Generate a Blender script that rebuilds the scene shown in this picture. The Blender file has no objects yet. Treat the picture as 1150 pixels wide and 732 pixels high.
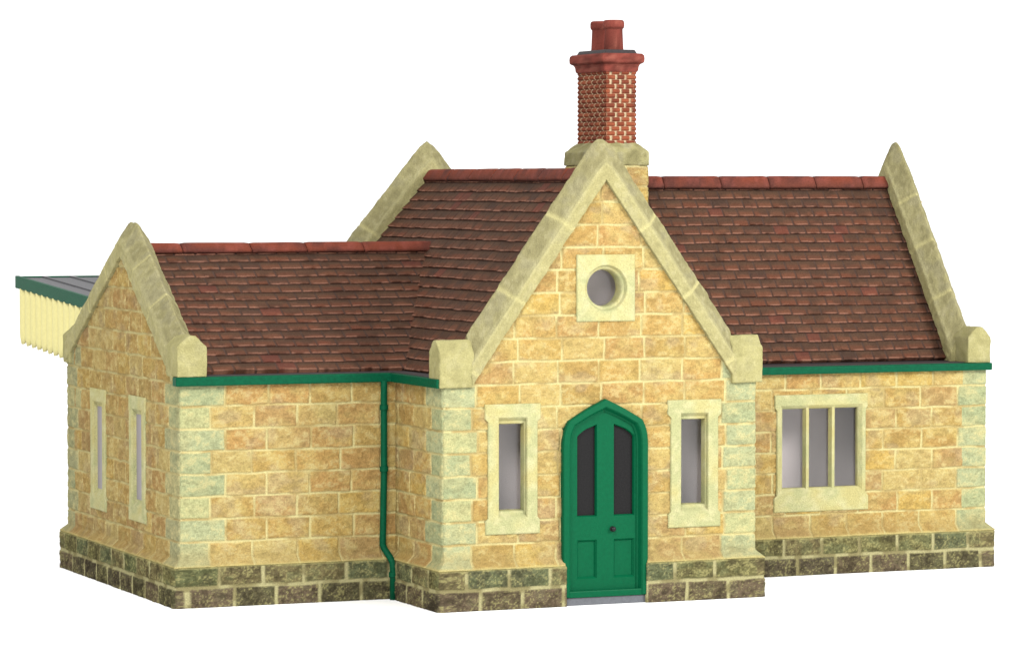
import bpy, bmesh, math, random
import numpy as np
from mathutils import Vector, Matrix
random.seed(5)
sc = bpy.context.scene
COL = sc.collection

# ------------------------------------------------------------------ colour / noise helpers
def lin(r, g, b):
    c = np.array([r, g, b], float) / 255.0
    return np.where(c <= 0.04045, c / 12.92, ((c + 0.055) / 1.055) ** 2.4)

def hsh(ix, iy, s=0):
    ix = np.asarray(ix).astype(np.int64); iy = np.asarray(iy).astype(np.int64)
    h = (ix * 374761393 + iy * 668265263 + int(s) * 1274126177) & 0xffffffff
    h = ((h ^ (h >> 13)) * 1274126177) & 0xffffffff
    h = ((h ^ (h >> 16)) * 2246822519) & 0xffffffff
    h = h ^ (h >> 15)
    return (h & 0xffffff) / float(0xffffff)

def vnoise(x, y, s=0):
    x = np.asarray(x, float); y = np.asarray(y, float)
    ix = np.floor(x); iy = np.floor(y); fx = x - ix; fy = y - iy
    fx = fx * fx * (3 - 2 * fx); fy = fy * fy * (3 - 2 * fy)
    a = hsh(ix, iy, s); b = hsh(ix + 1, iy, s); c = hsh(ix, iy + 1, s); d = hsh(ix + 1, iy + 1, s)
    return (a * (1 - fx) + b * fx) * (1 - fy) + (c * (1 - fx) + d * fx) * fy

def fbm(x, y, s=0, o=4):
    t = 0; amp = 0.5; tot = 0
    for i in range(o):
        t = t + amp * vnoise(x * 2 ** i + 17.3 * i, y * 2 ** i - 9.1 * i, s + 31 * i); tot += amp; amp *= 0.5
    return t / tot

def vnoise3(P, s=0):
    I = np.floor(P); F = P - I; F = F * F * (3 - 2 * F); t = 0
    for dz in (0, 1):
        k = I[:, 2] + dz
        def H(dx, dy): return hsh(I[:, 0] + dx + 71 * k, I[:, 1] + dy + 149 * k, s)
        a = (H(0, 0) * (1 - F[:, 0]) + H(1, 0) * F[:, 0]) * (1 - F[:, 1]) + (H(0, 1) * (1 - F[:, 0]) + H(1, 1) * F[:, 0]) * F[:, 1]
        t = t + a * (F[:, 2] if dz else 1 - F[:, 2])
    return t

def fbm3(P, f, s=0, o=4):
    P = np.asarray(P, float) * f; t = 0; amp = 0.5; tot = 0
    for i in range(o):
        t = t + amp * vnoise3(P * 2 ** i + 13.7 * i, s + 31 * i); tot += amp; amp *= 0.5
    return t / tot

def sstep(a, b, x):
    t = np.clip((x - a) / (b - a), 0, 1); return t * t * (3 - 2 * t)

def mix(a, b, t):
    t = np.asarray(t)[..., None]; return a * (1 - t) + b * t

# ------------------------------------------------------------------ materials
def new_mat(name):
    m = bpy.data.materials.new(name); m.use_nodes = True
    nt = m.node_tree; b = nt.nodes['Principled BSDF']
    return m, nt, b

def painted(name, rough=0.85, grain=0.25, gscale=38, bump=0.35, bscale=55, bdist=0.02, gain=1.0, spec=0.15, base=None):
    """matt paint: colour from the mesh's own colour attribute (or one base colour), fine procedural grain and bump"""
    m, nt, b = new_mat(name)
    tc = nt.nodes.new('ShaderNodeTexCoord')
    if base is None:
        at = nt.nodes.new('ShaderNodeAttribute'); at.attribute_name = 'Col'; src = at.outputs['Color']
    else:
        rg = nt.nodes.new('ShaderNodeRGB'); rg.outputs[0].default_value = (*base, 1); src = rg.outputs[0]
    n = nt.nodes.new('ShaderNodeTexNoise'); n.inputs['Scale'].default_value = gscale; n.inputs['Detail'].default_value = 6
    n.inputs['Roughness'].default_value = 0.7
    nt.links.new(tc.outputs['Object'], n.inputs['Vector'])
    mr = nt.nodes.new('ShaderNodeMapRange'); mr.inputs['From Min'].default_value = 0.3; mr.inputs['From Max'].default_value = 0.7
    mr.inputs['To Min'].default_value = gain * (1 - grain); mr.inputs['To Max'].default_value = gain * (1 + grain)
    nt.links.new(n.outputs['Fac'], mr.inputs['Value'])
    mx = nt.nodes.new('ShaderNodeVectorMath'); mx.operation = 'SCALE'
    nt.links.new(src, mx.inputs[0]); nt.links.new(mr.outputs[0], mx.inputs['Scale'])
    nt.links.new(mx.outputs[0], b.inputs['Base Color'])
    b.inputs['Roughness'].default_value = rough
    b.inputs['Specular IOR Level'].default_value = spec
    n2 = nt.nodes.new('ShaderNodeTexNoise'); n2.inputs['Scale'].default_value = bscale; n2.inputs['Detail'].default_value = 5
    nt.links.new(tc.outputs['Object'], n2.inputs['Vector'])
    bp = nt.nodes.new('ShaderNodeBump'); bp.inputs['Strength'].default_value = bump; bp.inputs['Distance'].default_value = bdist
    nt.links.new(n2.outputs['Fac'], bp.inputs['Height']); nt.links.new(bp.outputs[0], b.inputs['Normal'])
    return m

GAIN = 0.40
M_stone = painted('painted_stone', 0.9, 0.25, 55, 0.8, 65, gain=GAIN * 1.06, spec=0.0)
M_trim = painted('painted_dressed_stone', 0.85, 0.20, 55, 0.7, 60, gain=GAIN * 1.06, spec=0.04)
M_tile = painted('painted_roof_tile', 0.8, 0.26, 42, 0.35, 50, gain=GAIN, spec=0.06)
M_brick = painted('painted_brick', 0.8, 0.15, 45, 0.3, 60, gain=GAIN, spec=0.04)
M_green = painted('green_paint', 0.45, 0.10, 20, 0.12, 45, gain=GAIN, spec=0.06, base=lin(4, 108, 68))
M_greend = painted('green_gutter_paint', 0.5, 0.22, 25, 0.25, 50, gain=GAIN, spec=0.06, base=lin(4, 100, 66))
M_cream = painted('cream_paint', 0.7, 0.06, 20, 0.1, 40, gain=GAIN * 1.45, spec=0.15, base=lin(240, 230, 160))
M_lead = painted('dark_lead', 0.6, 0.3, 20, 0.3, 40, gain=GAIN, base=lin(74, 66, 66))
M_grey = painted('grey_paint', 0.7, 0.15, 20, 0.2, 40, gain=GAIN, base=lin(128, 130, 135))
M_slate = painted('canopy_sheet', 0.45, 0.25, 14, 0.25, 40, gain=GAIN, base=lin(82, 80, 84))
M_black = painted('black_paint', 0.35, 0.1, 20, 0.1, 40, gain=0.6, base=lin(26, 24, 24), spec=0.2)
M_dkglass = painted('dark_glazing', 0.4, 0.35, 60, 0.15, 70, gain=0.5, base=lin(40, 39, 39), spec=0.05)
M_pane, nt, b = new_mat('clear_glazing')
tr = nt.nodes.new('ShaderNodeBsdfTransparent'); tr.inputs[0].default_value = (0.96, 0.95, 0.945, 1)
gl = nt.nodes.new('ShaderNodeBsdfGlossy'); gl.inputs['Roughness'].default_value = 0.15
ms = nt.nodes.new('ShaderNodeMixShader'); ms.inputs[0].default_value = 0.03
nt.links.new(tr.outputs[0], ms.inputs[1]); nt.links.new(gl.outputs[0], ms.inputs[2])
nt.links.new(ms.outputs[0], nt.nodes['Material Output'].inputs[0])
M_backing, nt, b = new_mat('backing_grey')
b.inputs['Base Color'].default_value = (*lin(196, 188, 186), 1); b.inputs['Roughness'].default_value = 0.6
b.inputs['Specular IOR Level'].default_value = 0.2
M_frost, nt, b = new_mat('frosted_glazing')
b.inputs['Base Color'].default_value = (*lin(118, 112, 114), 1); b.inputs['Roughness'].default_value = 0.45
b.inputs['Specular IOR Level'].default_value = 0.25
M_floor, nt, b = new_mat('white_tabletop')
b.inputs['Base Color'].default_value = (0.92, 0.92, 0.92, 1); b.inputs['Roughness'].default_value = 0.8
b.inputs['Specular IOR Level'].default_value = 0.1

# ------------------------------------------------------------------ object helpers
def link(name, me, mat, parent=None, smooth=None):
    o = bpy.data.objects.new(name, me); COL.objects.link(o)
    if mat: me.materials.append(mat)
    if parent: o.parent = parent
    if smooth is not None:
        me.polygons.foreach_set('use_smooth', np.full(len(me.polygons), smooth))
    me.update()
    return o

def mesh_np(name, P, Q, C=None):
    me = bpy.data.meshes.new(name)
    P = np.asarray(P, np.float32); Q = np.asarray(Q, np.int32)
    me.vertices.add(len(P)); me.vertices.foreach_set('co', P.ravel())
    me.loops.add(Q.size); me.loops.foreach_set('vertex_index', Q.ravel())
    me.polygons.add(len(Q)); me.polygons.foreach_set('loop_start', np.arange(0, Q.size, 4, dtype=np.int32))
    if C is not None:
        a = me.attributes.new('Col', 'FLOAT_COLOR', 'POINT')
        c4 = np.ones((len(P), 4), np.float32); c4[:, :3] = C
        a.data.foreach_set('color', c4.ravel())
    me.update(calc_edges=True); me.validate()
    return me

def relief(name, parent, mat, corners, N, us, vs, fn, mask=None, ext=None, skirt=0.18, smooth=True, mitre=(False, False)):
    """sheet over the quad corners (P00,P10,P01,P11) raised along N by fn; open where mask is False; edges turned back"""
    P00, P10, P01, P11 = [np.array(c, float) for c in corners]
    N = np.array(N, float); N /= np.linalg.norm(N)
    w = np.linalg.norm(P10 - P00); hgt = np.linalg.norm(P01 - P00)
    uu, vv = np.meshgrid(us, vs)
    r = fn(uu, vv); h, rgb = r[0], r[1]
    du = r[2] if len(r) > 2 else 0; dv = r[3] if len(r) > 3 else 0
    t = uu / w
    U = uu + du; V = vv + dv
    if ext is not None:
        el, er = ext(vv)
        ramp = 0.12
        U = U - el * np.clip(1 - uu / ramp, 0, 1) + er * np.clip(1 - (w - uu) / ramp, 0, 1)
    a = (U / w)[..., None]; b_ = (V / hgt)[..., None]
    P = P00 * (1 - a) * (1 - b_) + P10 * a * (1 - b_) + P01 * (1 - a) * b_ + P11 * a * b_ + N * h[..., None]
    ny, nx = uu.shape
    idx = np.arange(nx * ny).reshape(ny, nx)
    Q = np.stack([idx[:-1, :-1], idx[:-1, 1:], idx[1:, 1:], idx[1:, :-1]], -1).reshape(-1, 4)
    if mask is not None:
        uc = (uu[:-1, :-1] + uu[1:, 1:]) / 2; vc = (vv[:-1, :-1] + vv[1:, 1:]) / 2
        Q = Q[mask(uc, vc).ravel()]
    P = P.reshape(-1, 3); C = np.broadcast_to(rgb, uu.shape + (3,)).reshape(-1, 3)
    # orientation
    e1 = P10 - P00; e2 = P01 - P00
    flip = np.dot(np.cross(e1, e2), N) < 0
    # boundary skirt
    E = np.concatenate([Q[:, [0, 1]], Q[:, [1, 2]], Q[:, [2, 3]], Q[:, [3, 0]]])
    key = np.sort(E, 1); k = key[:, 0].astype(np.int64) * len(P) + key[:, 1]
    _, inv_, cnt = np.unique(k, return_inverse=True, return_counts=True)
    B = E[cnt[inv_] == 1]
    bv = np.unique(B); remap = -np.ones(len(P), int); remap[bv] = len(P) + np.arange(len(bv))
    Ud = e1 / w; ub = uu.reshape(-1)[bv]; hb = np.broadcast_to(h, uu.shape).reshape(-1)[bv]
    side = np.where((ub < 1e-6) & mitre[0], 1.0, 0.0) - np.where((ub > w - 1e-6) & mitre[1], 1.0, 0.0)
    P2 = np.concatenate([P, P[bv] - N * (skirt + hb[:, None]) + Ud * (side * (skirt + 0.05))[:, None]]); C2 = np.concatenate([C, C[bv]])
    S = np.stack([B[:, 1], B[:, 0], remap[B[:, 0]], remap[B[:, 1]]], -1)
    Q2 = np.concatenate([Q, S])
    if flip: Q2 = Q2[:, ::-1]
    used = np.unique(Q2); rm = np.zeros(len(P2), int); rm[used] = np.arange(len(used))
    return link(name, mesh_np(name, P2[used], rm[Q2], C2[used]), mat, parent, smooth)

def box_bm(bm, x0, x1, y0, y1, z0, z1):
    r = bmesh.ops.create_cube(bm, size=1)
    bmesh.ops.scale(bm, vec=(x1 - x0, y1 - y0, z1 - z0), verts=r['verts'])
    bmesh.ops.translate(bm, vec=((x0 + x1) / 2, (y0 + y1) / 2, (z0 + z1) / 2), verts=r['verts'])
    return r['verts']

def bm_obj(name, bm, mat, parent, bevel=0.0, seg=2, smooth=False):
    if bevel:
        bmesh.ops.bevel(bm, geom=bm.edges[:], offset=bevel, segments=seg, affect='EDGES', profile=0.6, clamp_overlap=True)
    bmesh.ops.recalc_face_normals(bm, faces=bm.faces[:])
    me = bpy.data.meshes.new(name); bm.to_mesh(me); bm.free()
    return link(name, me, mat, parent, smooth)

def box(name, x0, x1, y0, y1, z0, z1, mat, parent, bevel=0.012):
    bm = bmesh.new(); box_bm(bm, x0, x1, y0, y1, z0, z1)
    return bm_obj(name, bm, mat, parent, bevel)

def prism(name, prof, axis, a0, a1, mat, parent, bevel=0.02, smooth=False, seg=3):
    """closed 2-D profile extruded along axis; prof in the two other axes (x,z)/(y,z)/(x,y)"""
    bm = bmesh.new()
    def p(q, a):
        return {'x': (a, q[0], q[1]), 'y': (q[0], a, q[1]), 'z': (q[0], q[1], a)}[axis]
    A = [bm.verts.new(p(q, a0)) for q in prof]; B = [bm.verts.new(p(q, a1)) for q in prof]
    n = len(prof)
    bm.faces.new(A); bm.faces.new(B[::-1])
    for i in range(n): bm.faces.new((A[i], A[(i + 1) % n], B[(i + 1) % n], B[i]))
    return bm_obj(name, bm, mat, parent, bevel, seg, smooth)

def colour_mesh(o, fn):
    """give a mesh's vertices their paint colour"""
    me = o.data; n = len(me.vertices)
    co = np.zeros(n * 3, np.float32); me.vertices.foreach_get('co', co); co = co.reshape(-1, 3)
    a = me.attributes.new('Col', 'FLOAT_COLOR', 'POINT'); c = np.ones((n, 4), np.float32); c[:, :3] = fn(co)
    a.data.foreach_set('color', c.ravel())
    return o

# ------------------------------------------------------------------ dimensions
A = 2.275                     # half width of the cross wing
LX, LY0, LY1 = -5.33, 1.735, 7.157
RX, RY0, RY1 = 7.12, 2.14, 6.76
CD = 6.64                     # back of the cross wing
RES = 0.0125

root = bpy.data.objects.new('station_building', None); COL.objects.link(root)
root['label'] = 'yellow stone model railway station building with brown tiled roofs, green arched door and brick chimney'
root['category'] = 'building'

# ------------------------------------------------------------------ stonework
OCHRE = np.array([lin(*c) for c in [(217, 183, 108), (209, 174, 104), (220, 191, 120), (206, 173, 103), (217, 193, 124),
                                    (216, 179, 108), (203, 170, 112), (224, 189, 107), (209, 169, 105)]])
GREEN = np.array([lin(*c) for c in [(196, 202, 150), (204, 208, 158), (190, 197, 148), (198, 203, 154), (210, 210, 152)]])
MORTAR = lin(246, 232, 166)

def stone_fn(w, seed, off=(0.0, 0.2), L=0.605, left_ext=True, right_ext=True, brown=0.0, flare=True, v0=0.56):
    def f(u, v):
        s = seed
        wob = (fbm(u * 4, v * 4, s, 2) - 0.5) * 0.022
        wob2 = (fbm(u * 4 + 50, v * 4, s + 3, 2) - 0.5) * 0.022
        v_ = v + wob; u_ = u + wob2
        row = np.maximum(np.floor((v_ - v0) / 0.30), 0)
        lo = np.where(row == 0, v0 - 0.03 if flare else v0, v0 + 0.3 * row); hi = v0 + 0.3 * (row + 1)
        dv = np.minimum(v_ - lo, hi - v_)
        o = np.where(row % 2 == 0, off[0], off[1])
        k = np.floor((u_ - o) / L + 0.5)
        pos = o + L * k + (hsh(row, k, s + 7) - 0.5) * 0.05
        d = u_ - pos
        bad_l = pos < (0.3 if left_ext else 0.07); bad_r = pos > w - (0.3 if right_ext else 0.07)
        sid = np.where(d < 0, k - 1, k)
        sid = np.where(bad_l, k, sid); sid = np.where(bad_r, k - 1, sid)
        adu = np.where(bad_l | bad_r, 1.0, np.abs(d))
        mw = 0.003 + 0.005 * vnoise(u * 9, v * 9, s + 4)
        m = sstep(mw, mw + 0.018, adu) * sstep(mw, mw + 0.018, dv)
        r1 = hsh(row, sid, s + 11); r2 = hsh(row, sid, s + 12); r3 = hsh(row, sid, s + 13)
        uc = u_ - pos
        rock = (fbm(u * 9 + r1 * 40, v * 14 + r2 * 40, s + 20, 5) - 0.5)
        rock2 = (fbm(u * 34, v * 46, s + 21, 3) - 0.5)
        h = m * (0.020 + 0.006 * (r3 - 0.5) + 0.022 * rock + 0.012 * rock2) + (1 - m) * 0.004 * rock2
        # paint
        c = OCHRE[(r1 * len(OCHRE) * 0.999).astype(int)]
        p1 = fbm(u * 1.7, v * 2.3, s + 30, 3); p2 = fbm(u * 5, v * 7, s + 31, 4); p3 = fbm(u * 3 + 9, v * 4, s + 32, 3)
        c = mix(c, lin(222, 172, 104), 0.30 * sstep(0.50, 0.75, p1))
        c = mix(c, lin(230, 206, 130), 0.5 * sstep(0.42, 0.72, p2))
        c = mix(c, lin(200, 180, 142), 0.40 * sstep(0.56, 0.74, p3))
        c = mix(c, lin(178, 148, 96), 0.22 * sstep(0.45, 0.7, fbm(u * 7, v * 9, s + 33, 4)))
        # green dressed corner stones
        q = np.zeros_like(u)
        if left_ext: q = np.maximum(q, np.where(bad_l | (sid <= np.where(off[0] < 0.3, 0, 0)) & (pos < 0.75) & (d < 0), 1, 0) * (u < 0.75))
        if left_ext:
            first = ((pos < 0.75) & (d < 0) & ~bad_l) | (bad_l & (u_ < 0.4))
            q = np.maximum(q, first * 1.0)
        if right_ext:
            first = ((pos > w - 0.75) & (d >= 0) & ~bad_r) | (bad_r & (u_ > w - 0.4))
            q = np.maximum(q, first * 1.0)
        gq = GREEN[(r2 * len(GREEN) * 0.999).astype(int)]
        gq = mix(gq, lin(214, 208, 150), 0.35 * sstep(0.45, 0.65, p2))
        amt = q * np.clip(0.95 + 0.6 * (fbm(u * 3, v * 3, s + 40, 2) - 0.3), 0.35, 1.0)
        c = mix(c, gq, amt)
        if brown:
            c = mix(c, lin(166, 138, 100), brown * (0.45 + 0.55 * r3))
        # dry-brushed highs, dark pits
        c = mix(c, lin(242, 226, 160), 0.42 * sstep(0.05, 0.25, rock + 0.6 * rock2))
        c = c * (1 - 0.20 * sstep(0.04, 0.26, -(rock + 0.9 * rock2)))[..., None]
        mo = mix(np.broadcast_to(MORTAR, c.shape), lin(218, 194, 130), sstep(0.42, 0.75, vnoise(u * 5, v * 6, s + 50)))
        if brown: mo = mix(mo, lin(206, 184, 132), 0.5 * brown * np.ones_like(u))
        c = mix(mo, c, m)
        # the bottom course runs out over the plinth and is dirtier
        if flare:
            h = h + 0.11 * np.clip((0.645 - v) / 0.105, 0, 1) ** 1.05
            c = mix(c, lin(182, 158, 104), 0.45 * sstep(0.86, 0.6, v) * (0.4 + 0.6 * p2))
            c = mix(c, lin(232, 214, 140), 0.75 * sstep(0.575, 0.535, v + 0.04 * (p2 - 0.5)))
        # rounded arris at the outer corners
        rr = 0.028
        for flag, e in ((left_ext, u), (right_ext, w - u)):
            if flag:
                x = np.clip(rr - e, 0, rr); h = h - (rr - np.sqrt(np.maximum(rr * rr - x * x, 0)))
        return h, c
    return f

def wall_ext(left_ext, right_ext, flare=True):
    def e(v):
        fl = 0.11 * np.clip((0.645 - v) / 0.105, 0, 1) ** 1.05 if flare else 0 * v
        return (fl + 0.010 if left_ext else 0 * v), (fl + 0.010 if right_ext else 0 * v)
    return e

def plinth_fn(w, seed, phase, left_ext, right_ext):
    def f(u, v):
        s = seed
        wob = (fbm(u * 4, v * 4, s, 2) - 0.5) * 0.02
        v_ = v + wob; u_ = u + wob
        row = np.where(v_ > 0.272, 1, 0)
        lo = np.where(row == 1, 0.272, -0.06); hi = np.where(row == 1, 0.575, 0.272)
        dv = np.minimum(v_ - lo, hi - v_)
        o = np.where(row == 1, phase, phase + 0.2)
        L = 0.60
        k = np.floor((u_ - o) / L + 0.5); pos = o + L * k + (hsh(row, k, s + 7) - 0.5) * 0.04
        d = u_ - pos; bad = (pos < 0.08) | (pos > w - 0.08)
        sid = np.where(d < 0, k - 1, k); adu = np.where(bad, 1.0, np.abs(d))
        mw = 0.010 + 0.006 * vnoise(u * 9, v * 9, s + 4)
        m = sstep(mw, mw + 0.022, adu) * sstep(mw, mw + 0.02, dv)
        r1 = hsh(row, sid, s + 11); r2 = hsh(row, sid, s + 12)
        rock = fbm(u * 8 + r1 * 30, v * 12 + r2 * 30, s + 20, 5) - 0.5
        rock2 = fbm(u * 36, v * 44, s + 21, 3) - 0.5
        h = 0.11 + m * (0.014 + 0.03 * rock + 0.016 * rock2)
        lowc = np.array([lin(*c) for c in [(122, 108, 84), (110, 100, 80), (128, 112, 90), (112, 105, 78)]])
        upc = np.array([lin(*c) for c in [(132, 126, 84), (118, 120, 82), (140, 128, 90), (122, 126, 92)]])
        c = np.where((row == 1)[..., None], upc[(r1 * 3.99).astype(int)], lowc[(r1 * 3.99).astype(int)])
        g = fbm(u * 6, v * 8, s + 30, 4)
        c = mix(c, lin(126, 132, 94), 0.45 * sstep(0.52, 0.7, g) * np.where(row == 1, 1, 0.4))
        c = mix(c, lin(80, 72, 58), 0.45 * sstep(0.5, 0.35, g))
        sp = fbm(u * 48, v * 55, s + 31, 3)
        c = mix(c, lin(208, 200, 134), 0.5 * sstep(0.54, 0.78, sp + 0.5 * rock))
        c = c * (1 - 0.35 * sstep(0.0, 0.2, -(rock + rock2)))[..., None]
        mo = mix(np.broadcast_to(lin(206, 198, 146), c.shape), lin(168, 158, 112), sstep(0.5, 0.75, vnoise(u * 7, v * 7, s + 50)))
        c = mix(mo, c, m)
        top = sstep(0.515, 0.55, v)
        h = h - 0.05 * top ** 2
        c = mix(c, lin(206, 196, 132), 0.55 * sstep(0.505, 0.535, v + 0.03 * (g - 0.5)))
        rr = 0.03
        for flag, e in ((left_ext, u), (right_ext, w - u)):
            if flag:
                x = np.clip(rr - e, 0, rr); h = h - (rr - np.sqrt(np.maximum(rr * rr - x * x, 0)))
        return h, c
    return f

def grid(a, b, res):
    return np.linspace(a, b, max(2, int(round((b - a) / res)) + 1))

def wall(name, P, udir, N, w, top, seed, off, le, re, mask=None, res=RES, plinth=True, brown=0.0, pphase=0.3, pmask=None):
    P = np.array(P, float); udir = np.array(udir, float); Z = np.array([0, 0, 1.0])
    vs = np.concatenate([np.linspace(0.535, 0.69, max(4, int(0.155 / (res * 0.8)))), grid(0.69, top, res)[1:]])
    m2 = mask
    relief(name, root, M_stone, (P, P + udir * w, P + Z * 1.0, P + udir * w + Z * 1.0), N, grid(0, w, res), vs,
           stone_fn(w, seed, off, 0.605, le, re, brown), m2, wall_ext(le, re), mitre=(le, re))
    if plinth:
        e = lambda v: ((0.106 + 0 * v) if le else 0 * v, (0.106 + 0 * v) if re else 0 * v)
        for pm in (pmask if pmask else (None,)):
            relief('plinth', root, M_stone, (P, P + udir * w, P + Z * 1.0, P + udir * w + Z * 1.0), N, grid(0, w, res),
                   grid(0.0, 0.55, res * 0.9), plinth_fn(w, seed + 500, pphase, le, re), pm, e, mitre=(le, re))

def tri_mask(c, apex, s1, s2=None):
    s2 = s2 or s1
    return lambda u, v: v < apex - np.where(u < c, s1 * (c - u), s2 * (u - c))

# front gable: door, two windows and the round light are open
DC = 0.023
def door_open(x, z): return (np.abs(x - DC) < 0.60) & (z < 2.36 - 0.0 * x) | (np.abs(x - DC) < (2.72 - z) / 0.66) & (z >= 2.34)
def front_mask(u, v):
    x = u - A
    g = v < 5.80 - 1.40 * np.abs(x - 0.035)
    g |= v < 2.96
    g &= ~door_open(x, v)
    g &= ~((np.abs(x + 1.32) < 0.25) & (v > 1.13) & (v < 2.60))
    g &= ~((np.abs(x - 1.37) < 0.25) & (v > 1.13) & (v < 2.60))
    g &= ~((x - 0.043) ** 2 + (v - 4.216) ** 2 < 0.35 ** 2)
    return g
wall('gable_wall', (-A, 0, 0), (1, 0, 0), (0, -1, 0), 2 * A, 5.75, 11, (0.41, 0.472), True, True, front_mask,
     pphase=0.28, pmask=(lambda u, v: u - A - DC < -0.59, lambda u, v: u - A - DC > 0.59))
# left face of the porch
wall('side_wall', (-A, 0, 0), (0, 1, 0), (-1, 0, 0), LY0, 2.98, 23, (0.40, 0.60), True, False, None, pphase=0.24)
# left wing front and gable
wall('front_wall', (LX, LY0, 0), (1, 0, 0), (0, -1, 0), -A - LX, 2.98, 37, (0.41, 0.61), True, False, None, pphase=0.50)
lw = LY1 - LY0
def lg_mask(u, v):
    g = v < 4.80 - np.where(u < 2.6, 0.655 * (2.6 - u), 0.56 * (u - 2.6))
    for c in (WL1, WL2):
        g &= ~((np.abs(u - c) < 0.25) & (v > 1.13) & (v < 2.60))
    return g
WL1, WL2 = 3.59 + 0.15, 1.70 + 0.15
WL1, WL2 = 5.50 - LY0, 3.58 - LY0
wall('gable_wall', (LX, LY0, 0), (0, 1, 0), (-1, 0, 0), lw, 4.8, 51, (0.42, 0.62), True, True, lg_mask, brown=0.35, pphase=0.40)
# right wing front
WR = 4.40
def r_mask(u, v):
    return ~((np.abs(u + A - WR) < 0.70) & (v > 1.13) & (v < 2.50))
wall('front_wall', (A, RY0, 0), (1, 0, 0), (0, -1, 0), RX - A, 2.92, 67, (0.13, 0.33), False, True, r_mask, pphase=0.30)
# right gable and the back (turned away from the camera)
wall('gable_wall', (RX, RY0, 0), (0, 1, 0), (1, 0, 0), RY1 - RY0, 5.9, 71, (0.42, 0.62), True, True,
     tri_mask(2.3, 5.75, 1.38), res=0.04)
wall('side_wall', (A, 0, 0), (0, 1, 0), (1, 0, 0), RY0, 2.92, 79, (0.40, 0.60), True, False, None, res=0.025)
wall('back_wall', (LX, LY1, 0), (1, 0, 0), (0, 1, 0), -A - LX + 0.2, 3.05, 83, (0.41, 0.61), True, True, None, res=0.05)
wall('gable_wall', (-A, CD, 0), (1, 0, 0), (0, 1, 0), 2 * A, 5.7, 89, (0.41, 0.61), True, True, tri_mask(A, 5.75, 1.22), res=0.05)
wall('back_wall', (A, RY1, 0), (1, 0, 0), (0, 1, 0), RX - A, 3.0, 97, (0.41, 0.61), False, True, None, res=0.05)

# ------------------------------------------------------------------ tiled roofs
def tile_fn(seed, ch, tw, redness=0.0):
    def f(u, v):
        s = seed
        row = np.floor(v / ch + 1e-6); fv = v / ch - row
        o = np.where(row % 2 == 0, 0, tw / 2) + (hsh(row, 3, s) - 0.5) * 0.04
        k = np.floor((u - o) / tw + 0.5); pos = o + tw * k + (hsh(row, k, s + 1) - 0.5) * 0.035
        d = u - pos; sid = np.where(d < 0, k - 1, k)
        r1 = hsh(row, sid, s + 2); r2 = hsh(row, sid, s + 3); r3 = hsh(row, sid, s + 4)
        gap = sstep(0.006, 0.020, np.abs(d) + 0.004 * (vnoise(u * 12, v * 12, s) - 0.5))
        lift = 0.024 + 0.007 * (r1 - 0.5)
        h = lift * (1 - fv) ** 0.8 * (0.35 + 0.65 * gap) + 0.006 * (fbm(u * 7, v * 9, s + 5, 3) - 0.5)
        h = h + 0.005 * (r2 - 0.5) * (1 - fv) * np.clip(d / tw, -0.5, 0.5) * 4
        h = h + 0.03 * (fbm(u * 0.8, v * 0.8, s + 6, 2) - 0.5)
        pal = np.array([lin(*c) for c in [(124, 82, 62), (118, 77, 58), (128, 84, 63), (116, 76, 58), (121, 82, 63), (126, 79, 59)]])
        c = pal[(r2 * 5.99).astype(int)]
        n1 = fbm(u * 5, v * 7, s + 8, 4); n2 = fbm(u * 1.1, v * 1.3, s + 9, 3)
        c = mix(c, lin(142, 74, 58), (0.12 + redness) * sstep(0.55, 0.7, n2) * r1)
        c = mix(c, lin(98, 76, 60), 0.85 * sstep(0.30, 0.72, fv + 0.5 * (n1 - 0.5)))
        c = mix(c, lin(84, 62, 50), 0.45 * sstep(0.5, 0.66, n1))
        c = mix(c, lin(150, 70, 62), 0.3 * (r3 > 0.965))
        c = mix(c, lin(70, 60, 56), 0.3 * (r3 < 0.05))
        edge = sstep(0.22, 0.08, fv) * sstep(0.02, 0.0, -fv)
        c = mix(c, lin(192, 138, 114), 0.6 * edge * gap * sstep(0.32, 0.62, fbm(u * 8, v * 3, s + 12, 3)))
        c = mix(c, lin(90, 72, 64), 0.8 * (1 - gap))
        c = np.where((fv < 0.012)[..., None] & (row > 0)[..., None], lin(58, 42, 38), c)  # shadow line under each course, painted into the tile colour
        dvv = (r1 - 0.5) * 0.012 * (fv < 0.2) * (row > -1)
        return h, c, 0, dvv
    return f

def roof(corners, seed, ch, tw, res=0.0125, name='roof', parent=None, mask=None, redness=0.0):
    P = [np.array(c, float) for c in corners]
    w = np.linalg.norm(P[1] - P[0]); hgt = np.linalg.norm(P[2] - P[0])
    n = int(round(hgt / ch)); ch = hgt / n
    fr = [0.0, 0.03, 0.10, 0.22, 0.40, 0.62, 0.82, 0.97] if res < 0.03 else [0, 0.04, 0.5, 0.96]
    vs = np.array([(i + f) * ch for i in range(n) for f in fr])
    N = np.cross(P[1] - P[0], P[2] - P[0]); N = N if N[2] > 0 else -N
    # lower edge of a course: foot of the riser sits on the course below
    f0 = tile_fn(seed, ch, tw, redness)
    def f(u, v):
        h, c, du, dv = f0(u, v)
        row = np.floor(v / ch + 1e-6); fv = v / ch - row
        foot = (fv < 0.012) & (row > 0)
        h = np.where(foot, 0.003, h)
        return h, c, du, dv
    return relief(name, parent or root, M_tile, corners, N, grid(0, w, res), vs, f, mask, None, 0.05, False)

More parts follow.
